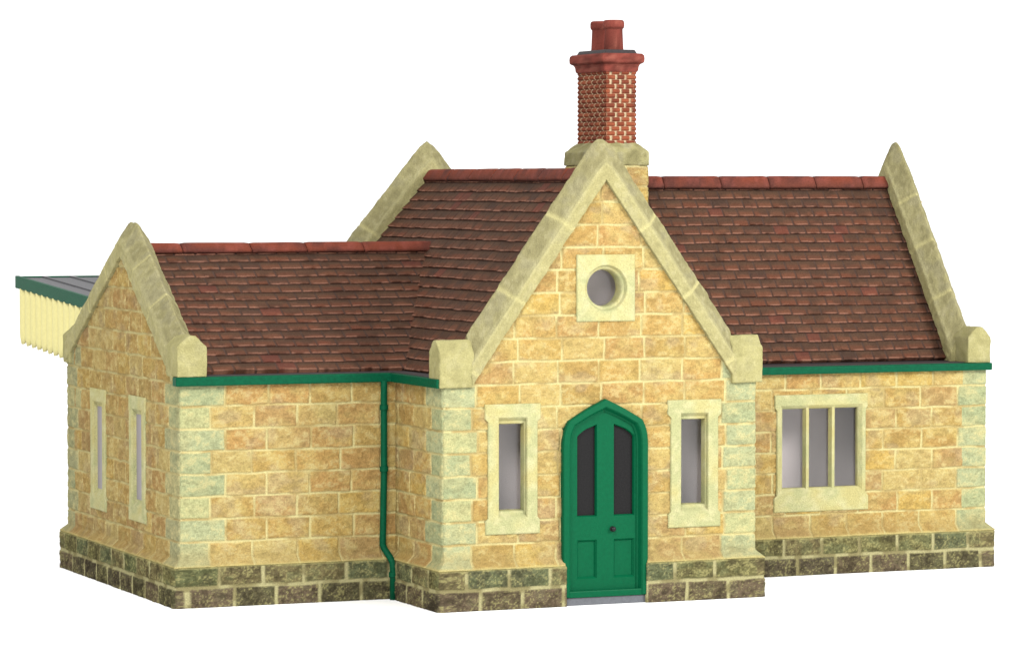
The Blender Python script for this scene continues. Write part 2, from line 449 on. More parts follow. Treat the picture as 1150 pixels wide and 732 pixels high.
RZ = 5.70
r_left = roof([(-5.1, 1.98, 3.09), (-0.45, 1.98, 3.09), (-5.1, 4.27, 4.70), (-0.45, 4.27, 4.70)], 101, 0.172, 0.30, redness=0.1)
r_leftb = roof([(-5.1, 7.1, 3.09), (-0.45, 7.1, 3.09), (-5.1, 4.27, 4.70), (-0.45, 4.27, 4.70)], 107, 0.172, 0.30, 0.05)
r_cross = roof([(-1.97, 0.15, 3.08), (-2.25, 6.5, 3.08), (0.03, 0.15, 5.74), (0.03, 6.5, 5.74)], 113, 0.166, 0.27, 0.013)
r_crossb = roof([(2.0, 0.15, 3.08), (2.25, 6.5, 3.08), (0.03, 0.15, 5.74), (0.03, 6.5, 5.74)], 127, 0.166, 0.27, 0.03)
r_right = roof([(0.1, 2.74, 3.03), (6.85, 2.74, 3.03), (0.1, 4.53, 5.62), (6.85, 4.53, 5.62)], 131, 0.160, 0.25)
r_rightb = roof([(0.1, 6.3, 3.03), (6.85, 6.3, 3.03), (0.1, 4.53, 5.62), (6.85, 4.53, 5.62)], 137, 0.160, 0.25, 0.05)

def ridge_tile(parent, axis, a0, a1, c, z, slope, seed, R=0.085, arm=0.15):
    """angular saddle tile with a rounded crown, one per object"""
    ang = math.atan(slope); prof = []
    for k in range(-1, 0): pass
    n = 7
    pts = []
    th = math.pi / 2 - ang
    for i in range(n):
        t = -ang + 2 * ang * i / (n - 1)
        pts.append((R * math.sin(t), R * math.cos(t) - R))
    l0 = pts[0]; r0 = pts[-1]
    L = (l0[0] - arm * math.cos(ang), l0[1] - arm * math.sin(ang)); Rr = (r0[0] + arm * math.cos(ang), r0[1] - arm * math.sin(ang))
    outer = [L] + pts + [Rr]
    inner = [(p[0] * 0.9, p[1] - 0.05) for p in outer[::-1]]
    ring = outer + inner
    st = grid(a0 + 0.008, a1 - 0.008, 0.06)
    m = len(ring)
    P = []
    for j, a in enumerate(st):
        e = min(a - a0, a1 - a); dz = -0.012 * max(0, 1 - e / 0.02)
        for q in ring:
            x, zz = q[0], q[1] + z + dz + 0.006 * (float(vnoise(a * 3, q[0] * 8, seed)) - 0.5)
            P.append((a, c + x, zz) if axis == 'x' else (c + x, a, zz))
    Q = []
    for j in range(len(st) - 1):
        for i in range(m):
            Q.append((j * m + i, j * m + (i + 1) % m, (j + 1) * m + (i + 1) % m, (j + 1) * m + i))
    half = len(outer)
    for j in (0, len(st) - 1):
        for i in range(half - 1):
            Q.append((j * m + i, j * m + i + 1, j * m + m - 2 - i, j * m + m - 1 - i))
    P = np.array(P)
    a = P[:, 0] if axis == 'x' else P[:, 1]; zr = P[:, 2] - z
    c0 = np.broadcast_to(lin(150, 76, 56), (len(P), 3))
    n1 = fbm(a * 4, zr * 12 + seed, seed, 4)
    col = mix(c0, lin(116, 66, 56), sstep(0.4, 0.65, n1)); col = mix(col, lin(176, 96, 82), 0.5 * sstep(0.5, 0.7, fbm(a * 9, zr * 20, seed + 4, 3)))
    col = mix(col, lin(96, 68, 60), 0.7 * sstep(-0.08, -0.2, zr + 0.08 * (n1 - 0.5)))
    me = mesh_np('ridge_tile', P, np.array(Q), col)
    o = link('ridge_tile', me, M_tile, parent, True)
    bm = bmesh.new(); bm.from_mesh(me); bmesh.ops.recalc_face_normals(bm, faces=bm.faces[:]); bm.to_mesh(me); bm.free()
    return o
xs = [-5.05, -4.53, -3.52, -2.70, -1.84, -0.55]
for i in range(len(xs) - 1): ridge_tile(r_left, 'x', xs[i], xs[i + 1], 4.27, 4.78, 0.68, 200 + i)
ys = [0.3, 1.1, 1.95, 2.8, 3.65, 4.5, 5.35, 6.38]
for i in range(len(ys) - 1): ridge_tile(r_cross, 'y', ys[i], ys[i + 1], 0.03, 5.815, 1.3, 220 + i, 0.075, 0.13)
xs = [0.3, 1.2, 2.1, 2.98, 3.92, 4.72, 5.50, 6.30, 6.8]
for i in range(len(xs) - 1): ridge_tile(r_right, 'x', xs[i], xs[i + 1], 4.53, 5.715, 1.45, 240 + i, 0.085, 0.13)

# ------------------------------------------------------------------ copings
COPE = [lin(184, 176, 122), lin(198, 190, 134), lin(168, 160, 112), lin(190, 182, 138)]
def cope_col(P, seed):
    n1 = fbm3(P, 5.5, seed, 4); n2 = fbm3(P, 17, seed + 3, 3); n3 = fbm3(P, 1.3, seed + 5, 2)
    c = np.broadcast_to(COPE[0], (len(P), 3))
    c = mix(c, COPE[1], sstep(0.45, 0.62, n3)); c = mix(c, lin(170, 164, 132), 0.6 * sstep(0.5, 0.66, n1))
    c = mix(c, lin(150, 142, 98), 0.6 * sstep(0.52, 0.36, n1)); c = mix(c, lin(214, 206, 158), 0.6 * sstep(0.56, 0.72, n2))
    return c * (1 - 0.22 * sstep(0.48, 0.3, n2))[..., None]

def coping(axis, t0, t1, apex_s, zin, s_lo, s_hi, sl, sr, side=0.29, peak=0.55, joints=(), seed=300, apex_drop=0.12):
    """saddle-backed gable coping. axis = direction across the wall (t); the gable runs along the other horizontal axis (s)"""
    mid = (t0 + t1) / 2; b = 0.03
    # profile (t, vertical offset), rounded at its corners
    ring0 = [(t0, 0), (t0, side), (mid, peak), (t1, side), (t1, 0)]
    ring = []
    m = len(ring0)
    for i in range(m):
        p0, p, p2 = (np.array(ring0[(i + k) % m], float) for k in (-1, 0, 1))
        d0 = (p0 - p) / np.linalg.norm(p0 - p); d1 = (p2 - p) / np.linalg.norm(p2 - p)
        r = 0.055 if i == 2 else 0.018
        for a in (0, 0.33, 0.67, 1):
            q = (1 - a) ** 2 * (p + d0 * r) + 2 * a * (1 - a) * p + a * a * (p + d1 * r); ring.append(q)
        nxt = p2 - d1 * (0.055 if (i + 1) % m == 2 else 0.018); st = p + d1 * r
        for a in np.linspace(0, 1, 12)[1:-1]: ring.append(st * (1 - a) + nxt * a)
    ring = np.array(ring); n = len(ring)
    S = np.unique(np.concatenate([grid(s_lo, apex_s, 0.015), grid(apex_s, s_hi, 0.015)] +
                                 [np.array([j - 0.011, j - 0.004, j + 0.004, j + 0.011]) for j in joints]))
    P = []; foot = []
    jj = np.array(joints if len(joints) else [99.0])
    for s in S:
        d = apex_s - s
        zb = zin - (sl * d if d > 0 else -sr * d)
        near = max(0, 1 - abs(d) / 0.17)
        for q in ring:
            sf = s + q[1] * sl / (1 + sl * sl) if d > 0 else s - q[1] * sr / (1 + sr * sr)
            gz = np.min(np.abs(jj - sf)); g = 0.014 * max(0, 1 - max(gz - 0.006, 0) / 0.014)
            foot.append(gz)
            t = mid + (q[0] - mid) * (1 - 0.5 * g / 0.2)
            z = zb + q[1] - g * (q[1] > 0.05) - near * near * apex_drop * (q[1] / peak)
            P.append((s, t, z) if axis == 'y' else (t, s, z))
    P = np.array(P)
    # rough-hewn surface
    col = cope_col(P, seed)
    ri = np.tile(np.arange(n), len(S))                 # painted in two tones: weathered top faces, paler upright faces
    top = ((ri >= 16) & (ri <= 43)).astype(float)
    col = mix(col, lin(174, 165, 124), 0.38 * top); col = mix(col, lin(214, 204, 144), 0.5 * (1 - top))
    edge = np.isin(ri, (13, 14, 15, 16, 17, 18, 41, 42, 43, 44, 45, 46)).astype(float)
    col = mix(col, lin(214, 206, 152), 0.35 * edge)
    gd = np.array(foot)
    col = mix(col, lin(228, 218, 154), 0.8 * sstep(0.020, 0.008, gd))
    Q = []
    for j in range(len(S) - 1):
        a = j * n + np.arange(n); b2 = j * n + (np.arange(n) + 1) % n
        Q.append(np.stack([a, b2, b2 + n, a + n], -1))
    Q = np.concatenate(Q)
    me = mesh_np('coping', P, Q, col)
    o = link('coping', me, M_trim, root, True)
    bm = bmesh.new(); bm.from_mesh(me)
    bmesh.ops.holes_fill(bm, edges=[e for e in bm.edges if e.is_boundary], sides=0)
    bmesh.ops.recalc_face_normals(bm, faces=bm.faces[:]); bm.normal_update()
    rough(bm, seed); bm.to_mesh(me); bm.free()
    me.set_sharp_from_angle(angle=math.radians(24))
    return o

def rough(bm, seed, amp=0.020):
    P = np.array([v.co[:] for v in bm.verts])
    k = (fbm3(P, 7, seed + 9, 4) - 0.5) * amp * 1.6 + (fbm3(P, 28, seed + 10, 2) - 0.5) * amp * 0.6
    for v, q in zip(bm.verts, k): v.co += v.normal * q

def subdivide_rough(o, seed, cuts=5, amp=0.012):
    me = o.data; bm = bmesh.new(); bm.from_mesh(me)
    bmesh.ops.triangulate(bm, faces=[f for f in bm.faces if len(f.verts) > 4])
    for _ in range(4):
        es = [e for e in bm.edges if e.calc_length() > 0.05]
        if not es: break
        bmesh.ops.subdivide_edges(bm, edges=es, cuts=1, use_grid_fill=True)
    bmesh.ops.triangulate(bm, faces=[f for f in bm.faces if len(f.verts) > 4])
    bm.normal_update()
    rough(bm, seed)
    bm.to_mesh(me); bm.free()
    me.polygons.foreach_set('use_smooth', np.full(len(me.polygons), True)); me.update()

def kneeler(parent, axis, a0, a1, q0, q1, zb, zs, zp, seed):
    qm = (q0 + q1) / 2
    o = prism('kneeler', [(q0, zb), (q0, zs), (qm - 0.05, zp), (qm + 0.05, zp), (q1, zs), (q1, zb)], axis, a0, a1, M_trim, parent, 0.022)
    subdivide_rough(o, seed)
    colour_mesh(o, lambda P: mix(cope_col(P, seed), lin(210, 202, 138), 0.5 * np.ones(len(P))))
    return o

c1 = coping('y', -0.08, 0.32, 0.03, 5.655, -1.895, 1.955, 1.405, 1.40, joints=(-1.80, -1.14, -0.44, 0.52, 1.16, 1.80), seed=300, peak=0.69, apex_drop=0.13)
kneeler(c1, 'x', -2.352, -1.86, -0.077, 0.325, 2.93, 3.40, 3.555, 311)
kneeler(c1, 'x', 1.90, 2.357, -0.077, 0.325, 2.915, 3.40, 3.555, 312)
c2 = coping('x', -5.40, -4.985, 4.27, 4.60, 1.86, 7.08, 0.675, 0.56, 0.27, 0.575, joints=(2.15, 3.0, 3.75, 4.9, 5.75, 6.6), seed=330)
kneeler(c2, 'y', 1.63, 2.13, -5.395, -4.98, 3.05, 3.46, 3.60, 341)
kneeler(c2, 'y', 6.85, 7.21, -5.395, -4.98, 3.0, 3.40, 3.54, 342)
c3 = coping('x', 6.72, 7.12, 4.54, 5.66, 2.45, 6.5, 1.34, 1.36, peak=0.71, joints=(2.6, 3.15, 3.70, 4.2, 4.95, 5.6), seed=360)
kneeler(c3, 'y', 2.07, 2.88, 6.785, 7.165, 2.985, 3.36, 3.51, 371)
kneeler(c3, 'y', 6.0, 6.83, 6.785, 7.165, 2.985, 3.36, 3.51, 372)
c4 = coping('y', 6.28, 6.68, 0.03, 5.70, -2.2, 2.2, 1.21, 1.21, peak=0.62, apex_drop=0.06, joints=(-1.5, -0.75, 0.75, 1.5), seed=390)
kneeler(c4, 'x', -2.42, -1.95, 6.275, 6.685, 2.93, 3.40, 3.555, 391)
kneeler(c4, 'x', 1.95, 2.42, 6.275, 6.685, 2.93, 3.40, 3.555, 392)

# ------------------------------------------------------------------ gutters, eaves, downpipe
def gutter(x0, x1, y0, y1, z0, z1):
    bm = bmesh.new(); box_bm(bm, x0, x1, y0, y1, z0, z1)
    return bm_obj('gutter', bm, M_greend, root, 0.018, 3)
gutter(-5.415, -2.372, 1.615, 1.78, 2.935, 3.055)
gutter(-2.392, -2.24, -0.055, 1.70, 2.931, 3.051)
gutter(2.30, 7.165, 2.02, 2.18, 2.882, 2.988)
box('eaves_ledge', -5.30, -2.20, 1.74, 2.10, 2.95, 3.063, M_lead, root, 0.01)
box('eaves_ledge', -2.30, -1.85, 0.02, 2.05, 2.95, 3.058, M_lead, root, 0.01)
box('eaves_ledge', 2.25, 7.10, 2.16, 2.95, 2.90, 2.998, M_lead, root, 0.01)

def tube(name, pts, r, mat, parent, seg=14):
    me = bpy.data.meshes.new(name); bm = bmesh.new()
    P = [Vector(p) for p in pts]; rings = []
    for i, p in enumerate(P):
        d = ((P[i] - P[i - 1]).normalized() if i else Vector()) + ((P[i + 1] - P[i]).normalized() if i < len(P) - 1 else Vector())
        d.normalize(); a = d.orthogonal().normalized() if abs(d.y) > 0.9 else d.cross(Vector((0, 1, 0))).normalized(); b = d.cross(a)
        rings.append([bm.verts.new(p + (a * math.cos(2 * math.pi * k / seg) + b * math.sin(2 * math.pi * k / seg)) * r) for k in range(seg)])
    for i in range(len(rings) - 1):
        for k in range(seg): bm.faces.new((rings[i][k], rings[i][(k + 1) % seg], rings[i + 1][(k + 1) % seg], rings[i + 1][k]))
    bm.faces.new(rings[0]); bm.faces.new(rings[-1][::-1])
    return bm_obj(name, bm, mat, parent, 0, 2, True)
PX = -2.485
pipe = tube('downpipe', [(PX, 1.64, 2.96), (PX, 1.64, 2.85), (PX, 1.64, 1.7), (PX - 0.02, 1.64, 0.74), (PX, 1.63, 0.68), (PX + 0.05, 1.56, 0.58),
                         (PX + 0.075, 1.52, 0.51), (PX + 0.08, 1.51, 0.44), (PX + 0.08, 1.51, 0.0)], 0.045, M_greend, root)
for (x, y, z) in ((PX, 1.64, 2.59), (PX, 1.64, 1.76), (PX + 0.08, 1.51, 0.34)):
    tube('pipe_collar', [(x, y, z - 0.035), (x, y, z - 0.02), (x, y, z + 0.02), (x, y, z + 0.035)], 0.058, M_greend, pipe)

# ------------------------------------------------------------------ windows
FR = [lin(222, 216, 154), lin(232, 226, 172), lin(206, 206, 150), lin(216, 202, 132)]
def frame_col(P):
    n = fbm3(P, 3.5, 7, 3); n2 = fbm3(P, 13, 8, 3)
    c = np.broadcast_to(FR[0], (len(P), 3)); c = mix(c, FR[2], sstep(0.46, 0.6, n)); c = mix(c, FR[1], 0.8 * sstep(0.48, 0.66, n2))
    return mix(c, FR[3], 0.55 * sstep(0.46, 0.34, n))

def frame_mesh(name, T, outer, loops, parent, pane_loop, roughen=True):
    """surround: outer outline (x,z) list, then loops [(list of 4+ points, depth)] stepping in to the glass; T maps (x,z,depth)->world"""
    pass

def window(T, w, h, ow, oh, lint_w, lint_h, sill_h, sill_w, pw, ph, mull=(), depth=0.24, zo=0.0, steps=True, glass=None):
    """T(x,z,d): x along the wall from the centre, z from the centre up, d outward. ow/oh opening; pw/ph glass."""
    bm = bmesh.new(); d0 = 0.042
    def V(x, z, d): return bm.verts.new(T(x, z, d))
    ztop = h / 2; zbot = -h / 2; jw = w / 2
    # outline, clockwise from top left: lintel with ears, jambs, sill
    out = [(-lint_w / 2, ztop), (lint_w / 2, ztop), (lint_w / 2, ztop - lint_h), (jw, ztop - lint_h - 0.04),
           (jw, zbot + sill_h + 0.02), (sill_w / 2, zbot + sill_h - 0.02), (sill_w / 2, zbot), (-sill_w / 2, zbot),
           (-sill_w / 2, zbot + sill_h - 0.02), (-jw, zbot + sill_h + 0.02), (-jw, ztop - lint_h - 0.04), (-lint_w / 2, ztop - lint_h)]
    B = [V(x, z, -0.03) for x, z in out]
    M1 = [V(x, z, d0 - 0.012) for x, z in out]
    cx = lambda x, z, e: (x - math.copysign(min(e, abs(x)), x), z - math.copysign(e, z))
    F = [V(*cx(x, z, 0.014), d0) for x, z in out]
    n = len(out)
    for i in range(n):
        j = (i + 1) % n
        bm.faces.new((B[i], B[j], M1[j], M1[i])); bm.faces.new((M1[i], M1[j], F[j], F[i]))
    def rect(hx, zt, zb, d): return [V(-hx, zt, d), V(hx, zt, d), V(hx, zb, d), V(-hx, zb, d)]
    zt = oh / 2 + zo; zb = -oh / 2 + zo
    dx = (ow - pw) / 2; dz1 = (oh - ph) / 2
    if steps:
        seq = [(0, 0, d0), (0.012, 0.012, d0 - 0.012), (dx * 0.40, dz1 * 0.45, d0 - 0.055), (dx * 0.45, dz1 * 0.5, d0 - 0.06), (dx * 0.80, dz1 * 0.80, d0 - 0.064),
               (dx * 0.90, dz1 * 0.9, d0 - 0.075), (dx, dz1, -depth)]
    else:
        seq = [(0, 0, d0), (dx * 0.25, dz1 * 0.3, d0 - 0.012), (dx * 0.6, dz1 * 0.7, d0 - 0.03), (dx * 0.85, dz1 * 0.9, d0 - 0.045), (dx, dz1, d0 - 0.06), (dx, dz1, -depth)]
    loops = [rect(ow / 2 - a, zt - b_, zb + b_, d) for a, b_, d in seq]
    R = loops[0]
    bm.faces.new((F[0], F[1], F[2], F[3], R[1], R[0], F[10], F[11]))
    bm.faces.new((F[3], F[4], R[2], R[1]))
    bm.faces.new((F[4], F[5], F[6], F[7], F[8], F[9], R[3], R[2]))
    bm.faces.new((F[9], F[10], R[0], R[3]))
    for a, b_ in zip(loops[:-1], loops[1:]):
        for i in range(4): bm.faces.new((a[i], a[(i + 1) % 4], b_[(i + 1) % 4], b_[i]))
    fr = bm_obj('window', bm, M_trim, root)
    bm = bmesh.new(); bm.from_mesh(fr.data)
    bmesh.ops.triangulate(bm, faces=[f for f in bm.faces if len(f.verts) > 4])
    for _ in range(6):
        es = [e for e in bm.edges if e.calc_length() > 0.09]
        if not es: break
        bmesh.ops.subdivide_edges(bm, edges=es, cuts=1, use_grid_fill=True)
    bmesh.ops.recalc_face_normals(bm, faces=bm.faces[:])
    bm.to_mesh(fr.data); bm.free()
    colour_mesh(fr, frame_col)
    # glass
    bm = bmesh.new(); hw = pw / 2 + 0.02
    f = [bm.verts.new(T(x, z, d)) for d in (-depth + 0.01, -depth - 0.01) for x, z in ((-hw, zt - dz1 + 0.02), (hw, zt - dz1 + 0.02), (hw, zb + dz1 - 0.02), (-hw, zb + dz1 - 0.02))]
    bm.faces.new(f[:4]); bm.faces.new(f[4:][::-1])
    for i in range(4): bm.faces.new((f[i], f[4 + i], f[4 + (i + 1) % 4], f[(i + 1) % 4]))
    bm_obj('pane', bm, glass or M_pane, fr)
    for mxx in mull:
        bm = bmesh.new(); hw = 0.050
        prof = [(-hw, -depth + 0.02), (-hw, -0.05), (-hw * 0.45, 0.015), (hw * 0.45, 0.015), (hw, -0.05), (hw, -depth + 0.02)]
        nz = 14; zz = [zb + dz1 - 0.02 + (zt - zb - 2 * dz1 + 0.04) * i / nz for i in range(nz + 1)]
        rings = [[bm.verts.new(T(mxx + p[0], z, p[1])) for p in prof] for z in zz]
        for a, b_ in zip(rings[:-1], rings[1:]):
            for i in range(len(prof)): bm.faces.new((a[i], a[(i + 1) % len(prof)], b_[(i + 1) % len(prof)], b_[i]))
        bm.faces.new(rings[0]); bm.faces.new(rings[-1][::-1])
        colour_mesh(bm_obj('mullion', bm, M_trim, fr), frame_col)
    return fr

def T_front(cx, y, cz): return lambda x, z, d: (cx + x, y - d, cz + z)
def T_left(cy, xw, cz): return lambda x, z, d: (xw - d, cy - x, cz + z)
WK = dict(w=0.71, h=1.72, ow=0.42, oh=1.33, lint_w=0.80, lint_h=0.19, sill_h=0.20, sill_w=0.78, pw=0.36, ph=1.13, zo=0.02, depth=0.14)
window(T_front(-1.30, 0, 1.845), **WK)
window(T_front(1.355, 0, 1.84), **WK)
window(T_left(LY0 + WL1, LX, 1.84), **{**WK, 'lint_w': 0.78, 'w': 0.74, 'sill_w': 0.80, 'depth': 0.03, 'glass': M_frost, 'ow': 0.47, 'pw': 0.36})
window(T_left(LY0 + WL2, LX, 1.84), **{**WK, 'lint_w': 0.78, 'w': 0.74, 'sill_w': 0.80, 'depth': 0.03, 'glass': M_frost, 'ow': 0.47, 'pw': 0.36})
window(T_front(WR, RY0, 1.745), w=1.44, h=1.68, ow=1.32, oh=1.24, lint_w=1.50, lint_h=0.18, sill_h=0.22, sill_w=1.53, pw=1.21, ph=1.13,
       mull=(-0.215, 0.20), zo=0.07, steps=False, depth=0.07)

# round light
def oculus(cx, cz):
    bm = bmesh.new(); n = 64; hx, hz = 0.425, 0.445; d0 = 0.045
    def sq(t, e=0):
        c, s = math.cos(t), math.sin(t); k = min((hx - e) / max(abs(c), 1e-6), (hz - e) / max(abs(s), 1e-6)); return c * k, s * k
    ts = sorted([2 * math.pi * i / n for i in range(n)] + [math.atan2(sz * hz, sx * hx) % (2 * math.pi) for sx in (1, -1) for sz in (1, -1)])
    L = []
    def ring(fn, d): L.append([bm.verts.new((cx + fn(t)[0], -d, cz + fn(t)[1])) for t in ts])
    ring(lambda t: sq(t), -0.03); ring(lambda t: sq(t), d0 - 0.012); ring(lambda t: sq(t, 0.014), d0)
    for r, d in ((0.36, d0), (0.315, d0), (0.305, d0 - 0.006), (0.285, d0 - 0.05), (0.265, d0 - 0.055), (0.252, d0 - 0.07), (0.245, -0.06), (0.245, -0.20)):
        ring(lambda t, r=r: (r * math.cos(t), r * math.sin(t)), d)
    m = len(ts)
    for a, b_ in zip(L[:-1], L[1:]):
        for i in range(m): bm.faces.new((a[i], a[(i + 1) % m], b_[(i + 1) % m], b_[i]))
    fr = bm_obj('round_window', bm, M_trim, root); colour_mesh(fr, frame_col)
    bm = bmesh.new()
    bmesh.ops.create_cone(bm, cap_ends=True, segments=48, radius1=0.26, radius2=0.26, depth=0.02,
                          matrix=Matrix.Translation((cx, 0.20, cz)) @ Matrix.Rotation(math.pi / 2, 4, 'X'))
    bm_obj('pane', bm, M_pane, fr)
oculus(0.043, 4.2165)

# grey backing sheets added behind the windows to shape the light seen there
box('backing_sheet', -2.05, 2.05, 0.74, 0.78, 0.02, 2.8, M_backing, root, 0)
box('backing_sheet', -0.45, 0.55, 0.50, 0.54, 3.5, 4.7, M_backing, root, 0)
box('backing_sheet', -5.20, -5.16, 1.98, 6.95, 0.02, 2.9, M_backing, root, 0)
box('backing_sheet', 2.50, 6.90, 3.30, 3.34, 0.02, 2.85, M_backing, root, 0)

# ------------------------------------------------------------------ door
def arch(hw, zs, zsh, za, inset=0.0, n=8):
    """half-outline of a four-centred arch: jamb, short shoulder curve, straight to the point; from bottom left to bottom right"""
    h = hw - inset
    pts = []
    x1 = h * 0.86; z_sh = zsh
    for i in range(n + 1):       # shoulder: quadratic from (h, zs) via (h, z_k) to (x1, z_sh)
        t = i / n
        px = (1 - t) ** 2 * h + 2 * t * (1 - t) * h + t * t * x1
        pz = (1 - t) ** 2 * zs + 2 * t * (1 - t) * (zs + (z_sh - zs) * 0.62) + t * t * z_sh
        pts.append((px, pz))
    for i in range(1, n):
        t = i / n; pts.append((x1 * (1 - t), z_sh + (za - z_sh) * t + 0.012 * math.sin(math.pi * t)))
    right = pts
    left = [(-x, z) for x, z in right]
    return left + [(0, za)] + right[::-1]

Y0 = 0.0
def door():
    bm = bmesh.new()
    hw = 0.622
    specs = [(0.0, 0.06), (0.0, -0.075), (0.012, -0.095), (0.085, -0.10), (0.10, -0.085), (0.125, -0.03), (0.145, -0.02), (0.155, 0.06)]
    L = []
    for ins, y in specs:
        o = arch(hw, 2.12, 2.46 - ins * 0.55, 2.742 - ins * 1.15, ins)
        zb = 0.12
        L.append([bm.verts.new((DC + x, y, z)) for x, z in [(-(hw - ins), zb)] + o + [(hw - ins, zb)]])
    for a, b_ in zip(L[:-1], L[1:]):
        for i in range(len(a) - 1): bm.faces.new((a[i], a[i + 1], b_[i + 1], b_[i]))
    d = bm_obj('door', bm, M_green, root, 0, 2, False)
    # leaf: a slab with two arched lights and two sunk panels
    ins = 0.13
    o = arch(hw, 2.12, 2.46 - ins * 0.55, 2.742 - ins * 1.15, ins)
    outline = [(-(hw - ins), 0.15)] + o + [(hw - ins, 0.15)]
    def leaf_face(yf):
        pass
    bm = bmesh.new()
    zt = lambda x: 2.45 - 0.36 * abs(x - 0.03) - 0.9 * max(0, abs(x - 0.03) - 0.27) ** 1.5          # top of the glazed lights
    holes = []
    xl = (-0.385, -0.095); xr = (0.150, 0.455)
    for a, b_ in (xl, xr):
        top = [(a + (b_ - a) * i / 8, ) for i in range(9)]
        hp = [(a, 1.175)] + [(x[0], zt(x[0])) for x in top] + [(b_, 1.175)]
        holes.append(('light', hp))
        holes.append(('panel', [(a, 0.345), (a, 0.865), (b_ , 0.865), (b_, 0.345)]))
    edges = []
    yf = -0.005
    def addloop(pts, y):
        vs = [bm.verts.new((DC + x, y, z)) for x, z in pts]
        es = [bm.edges.new((vs[i], vs[(i + 1) % len(vs)])) for i in range(len(vs))]
        return vs, es
    ov, oe = addloop(outline, yf); edges += oe
    hv = []
    for kind, hp in holes:
        v, e = addloop(hp, yf); edges += e; hv.append((kind, hp, v))
    bmesh.ops.triangle_fill(bm, use_beauty=True, edges=edges)
    # drop fill inside holes
    def inside(pt, poly):
        x, z = pt; c = False
        for i in range(len(poly)):
            (x1, z1), (x2, z2) = poly[i], poly[i - 1]
            if (z1 > z) != (z2 > z) and x < (x2 - x1) * (z - z1) / (z2 - z1) + x1: c = not c
        return c
    kill = [f for f in bm.faces if any(inside((f.calc_center_median().x - DC, f.calc_center_median().z), hp) for _, hp, _ in hv)]
    bmesh.ops.delete(bm, geom=kill, context='FACES_ONLY')
    panes = []
    for kind, hp, v in hv:
        cx = sum(p[0] for p in hp) / len(hp); cz = (min(p[1] for p in hp) + max(p[1] for p in hp)) / 2
        def shrink(e):
            xs = [p[0] for p in hp]; x0, x1 = min(xs), max(xs); z0 = min(p[1] for p in hp)
            return [(min(max(x, x0 + e), x1 - e), (z + e if z <= z0 + 1e-6 else z - e)) for x, z in hp]
        a = v
        for e, y in ((0.022, 0.022), (0.028, 0.035)) if kind == 'panel' else ((0.012, 0.02), (0.014, 0.07)):
            b_ = [bm.verts.new((DC + x, y, z)) for x, z in shrink(e)]
            for i in range(len(a)): bm.faces.new((a[i], a[(i + 1) % len(a)], b_[(i + 1) % len(a)], b_[i]))
            a = b_
        if kind == 'panel': bm.faces.new(a)
        else: panes.append(shrink(0.0))
    B = [bm.verts.new((DC + x, 0.09, z)) for x, z in outline]
    for i in range(len(ov)): bm.faces.new((ov[i], ov[(i + 1) % len(ov)], B[(i + 1) % len(ov)], B[i]))
    leaf = bm_obj('door_leaf', bm, M_green, d)
    for hp in panes:
        prism('pane', [(DC + x, z) for x, z in hp], 'y', 0.05, 0.07, M_dkglass, d, 0)
    # knob on a short neck
    bm = bmesh.new()
    rings = []
    for y, r in ((0.0, 0.036), (-0.01, 0.036), (-0.014, 0.018), (-0.03, 0.018), (-0.038, 0.03), (-0.055, 0.036), (-0.070, 0.030), (-0.076, 0.015)):
        rings.append([bm.verts.new((0.150 + r * math.cos(2 * math.pi * k / 20), y, 1.0 + r * math.sin(2 * math.pi * k / 20))) for k in range(20)])
    for a, b_ in zip(rings[:-1], rings[1:]):
        for k in range(20): bm.faces.new((a[k], a[(k + 1) % 20], b_[(k + 1) % 20], b_[k]))
    bm.faces.new(rings[-1]); bm.faces.new(rings[0][::-1])
    bm_obj('knob', bm, M_black, d, 0, 2, True)
    box('door_sill', DC - 0.555, DC + 0.60, -0.085, 0.05, 0.105, 0.195, M_green, d, 0.016)
    box('doorstep', DC - 0.56, DC + 0.615, -0.06, 0.15, 0.0, 0.107, M_grey, d, 0.01)
door()

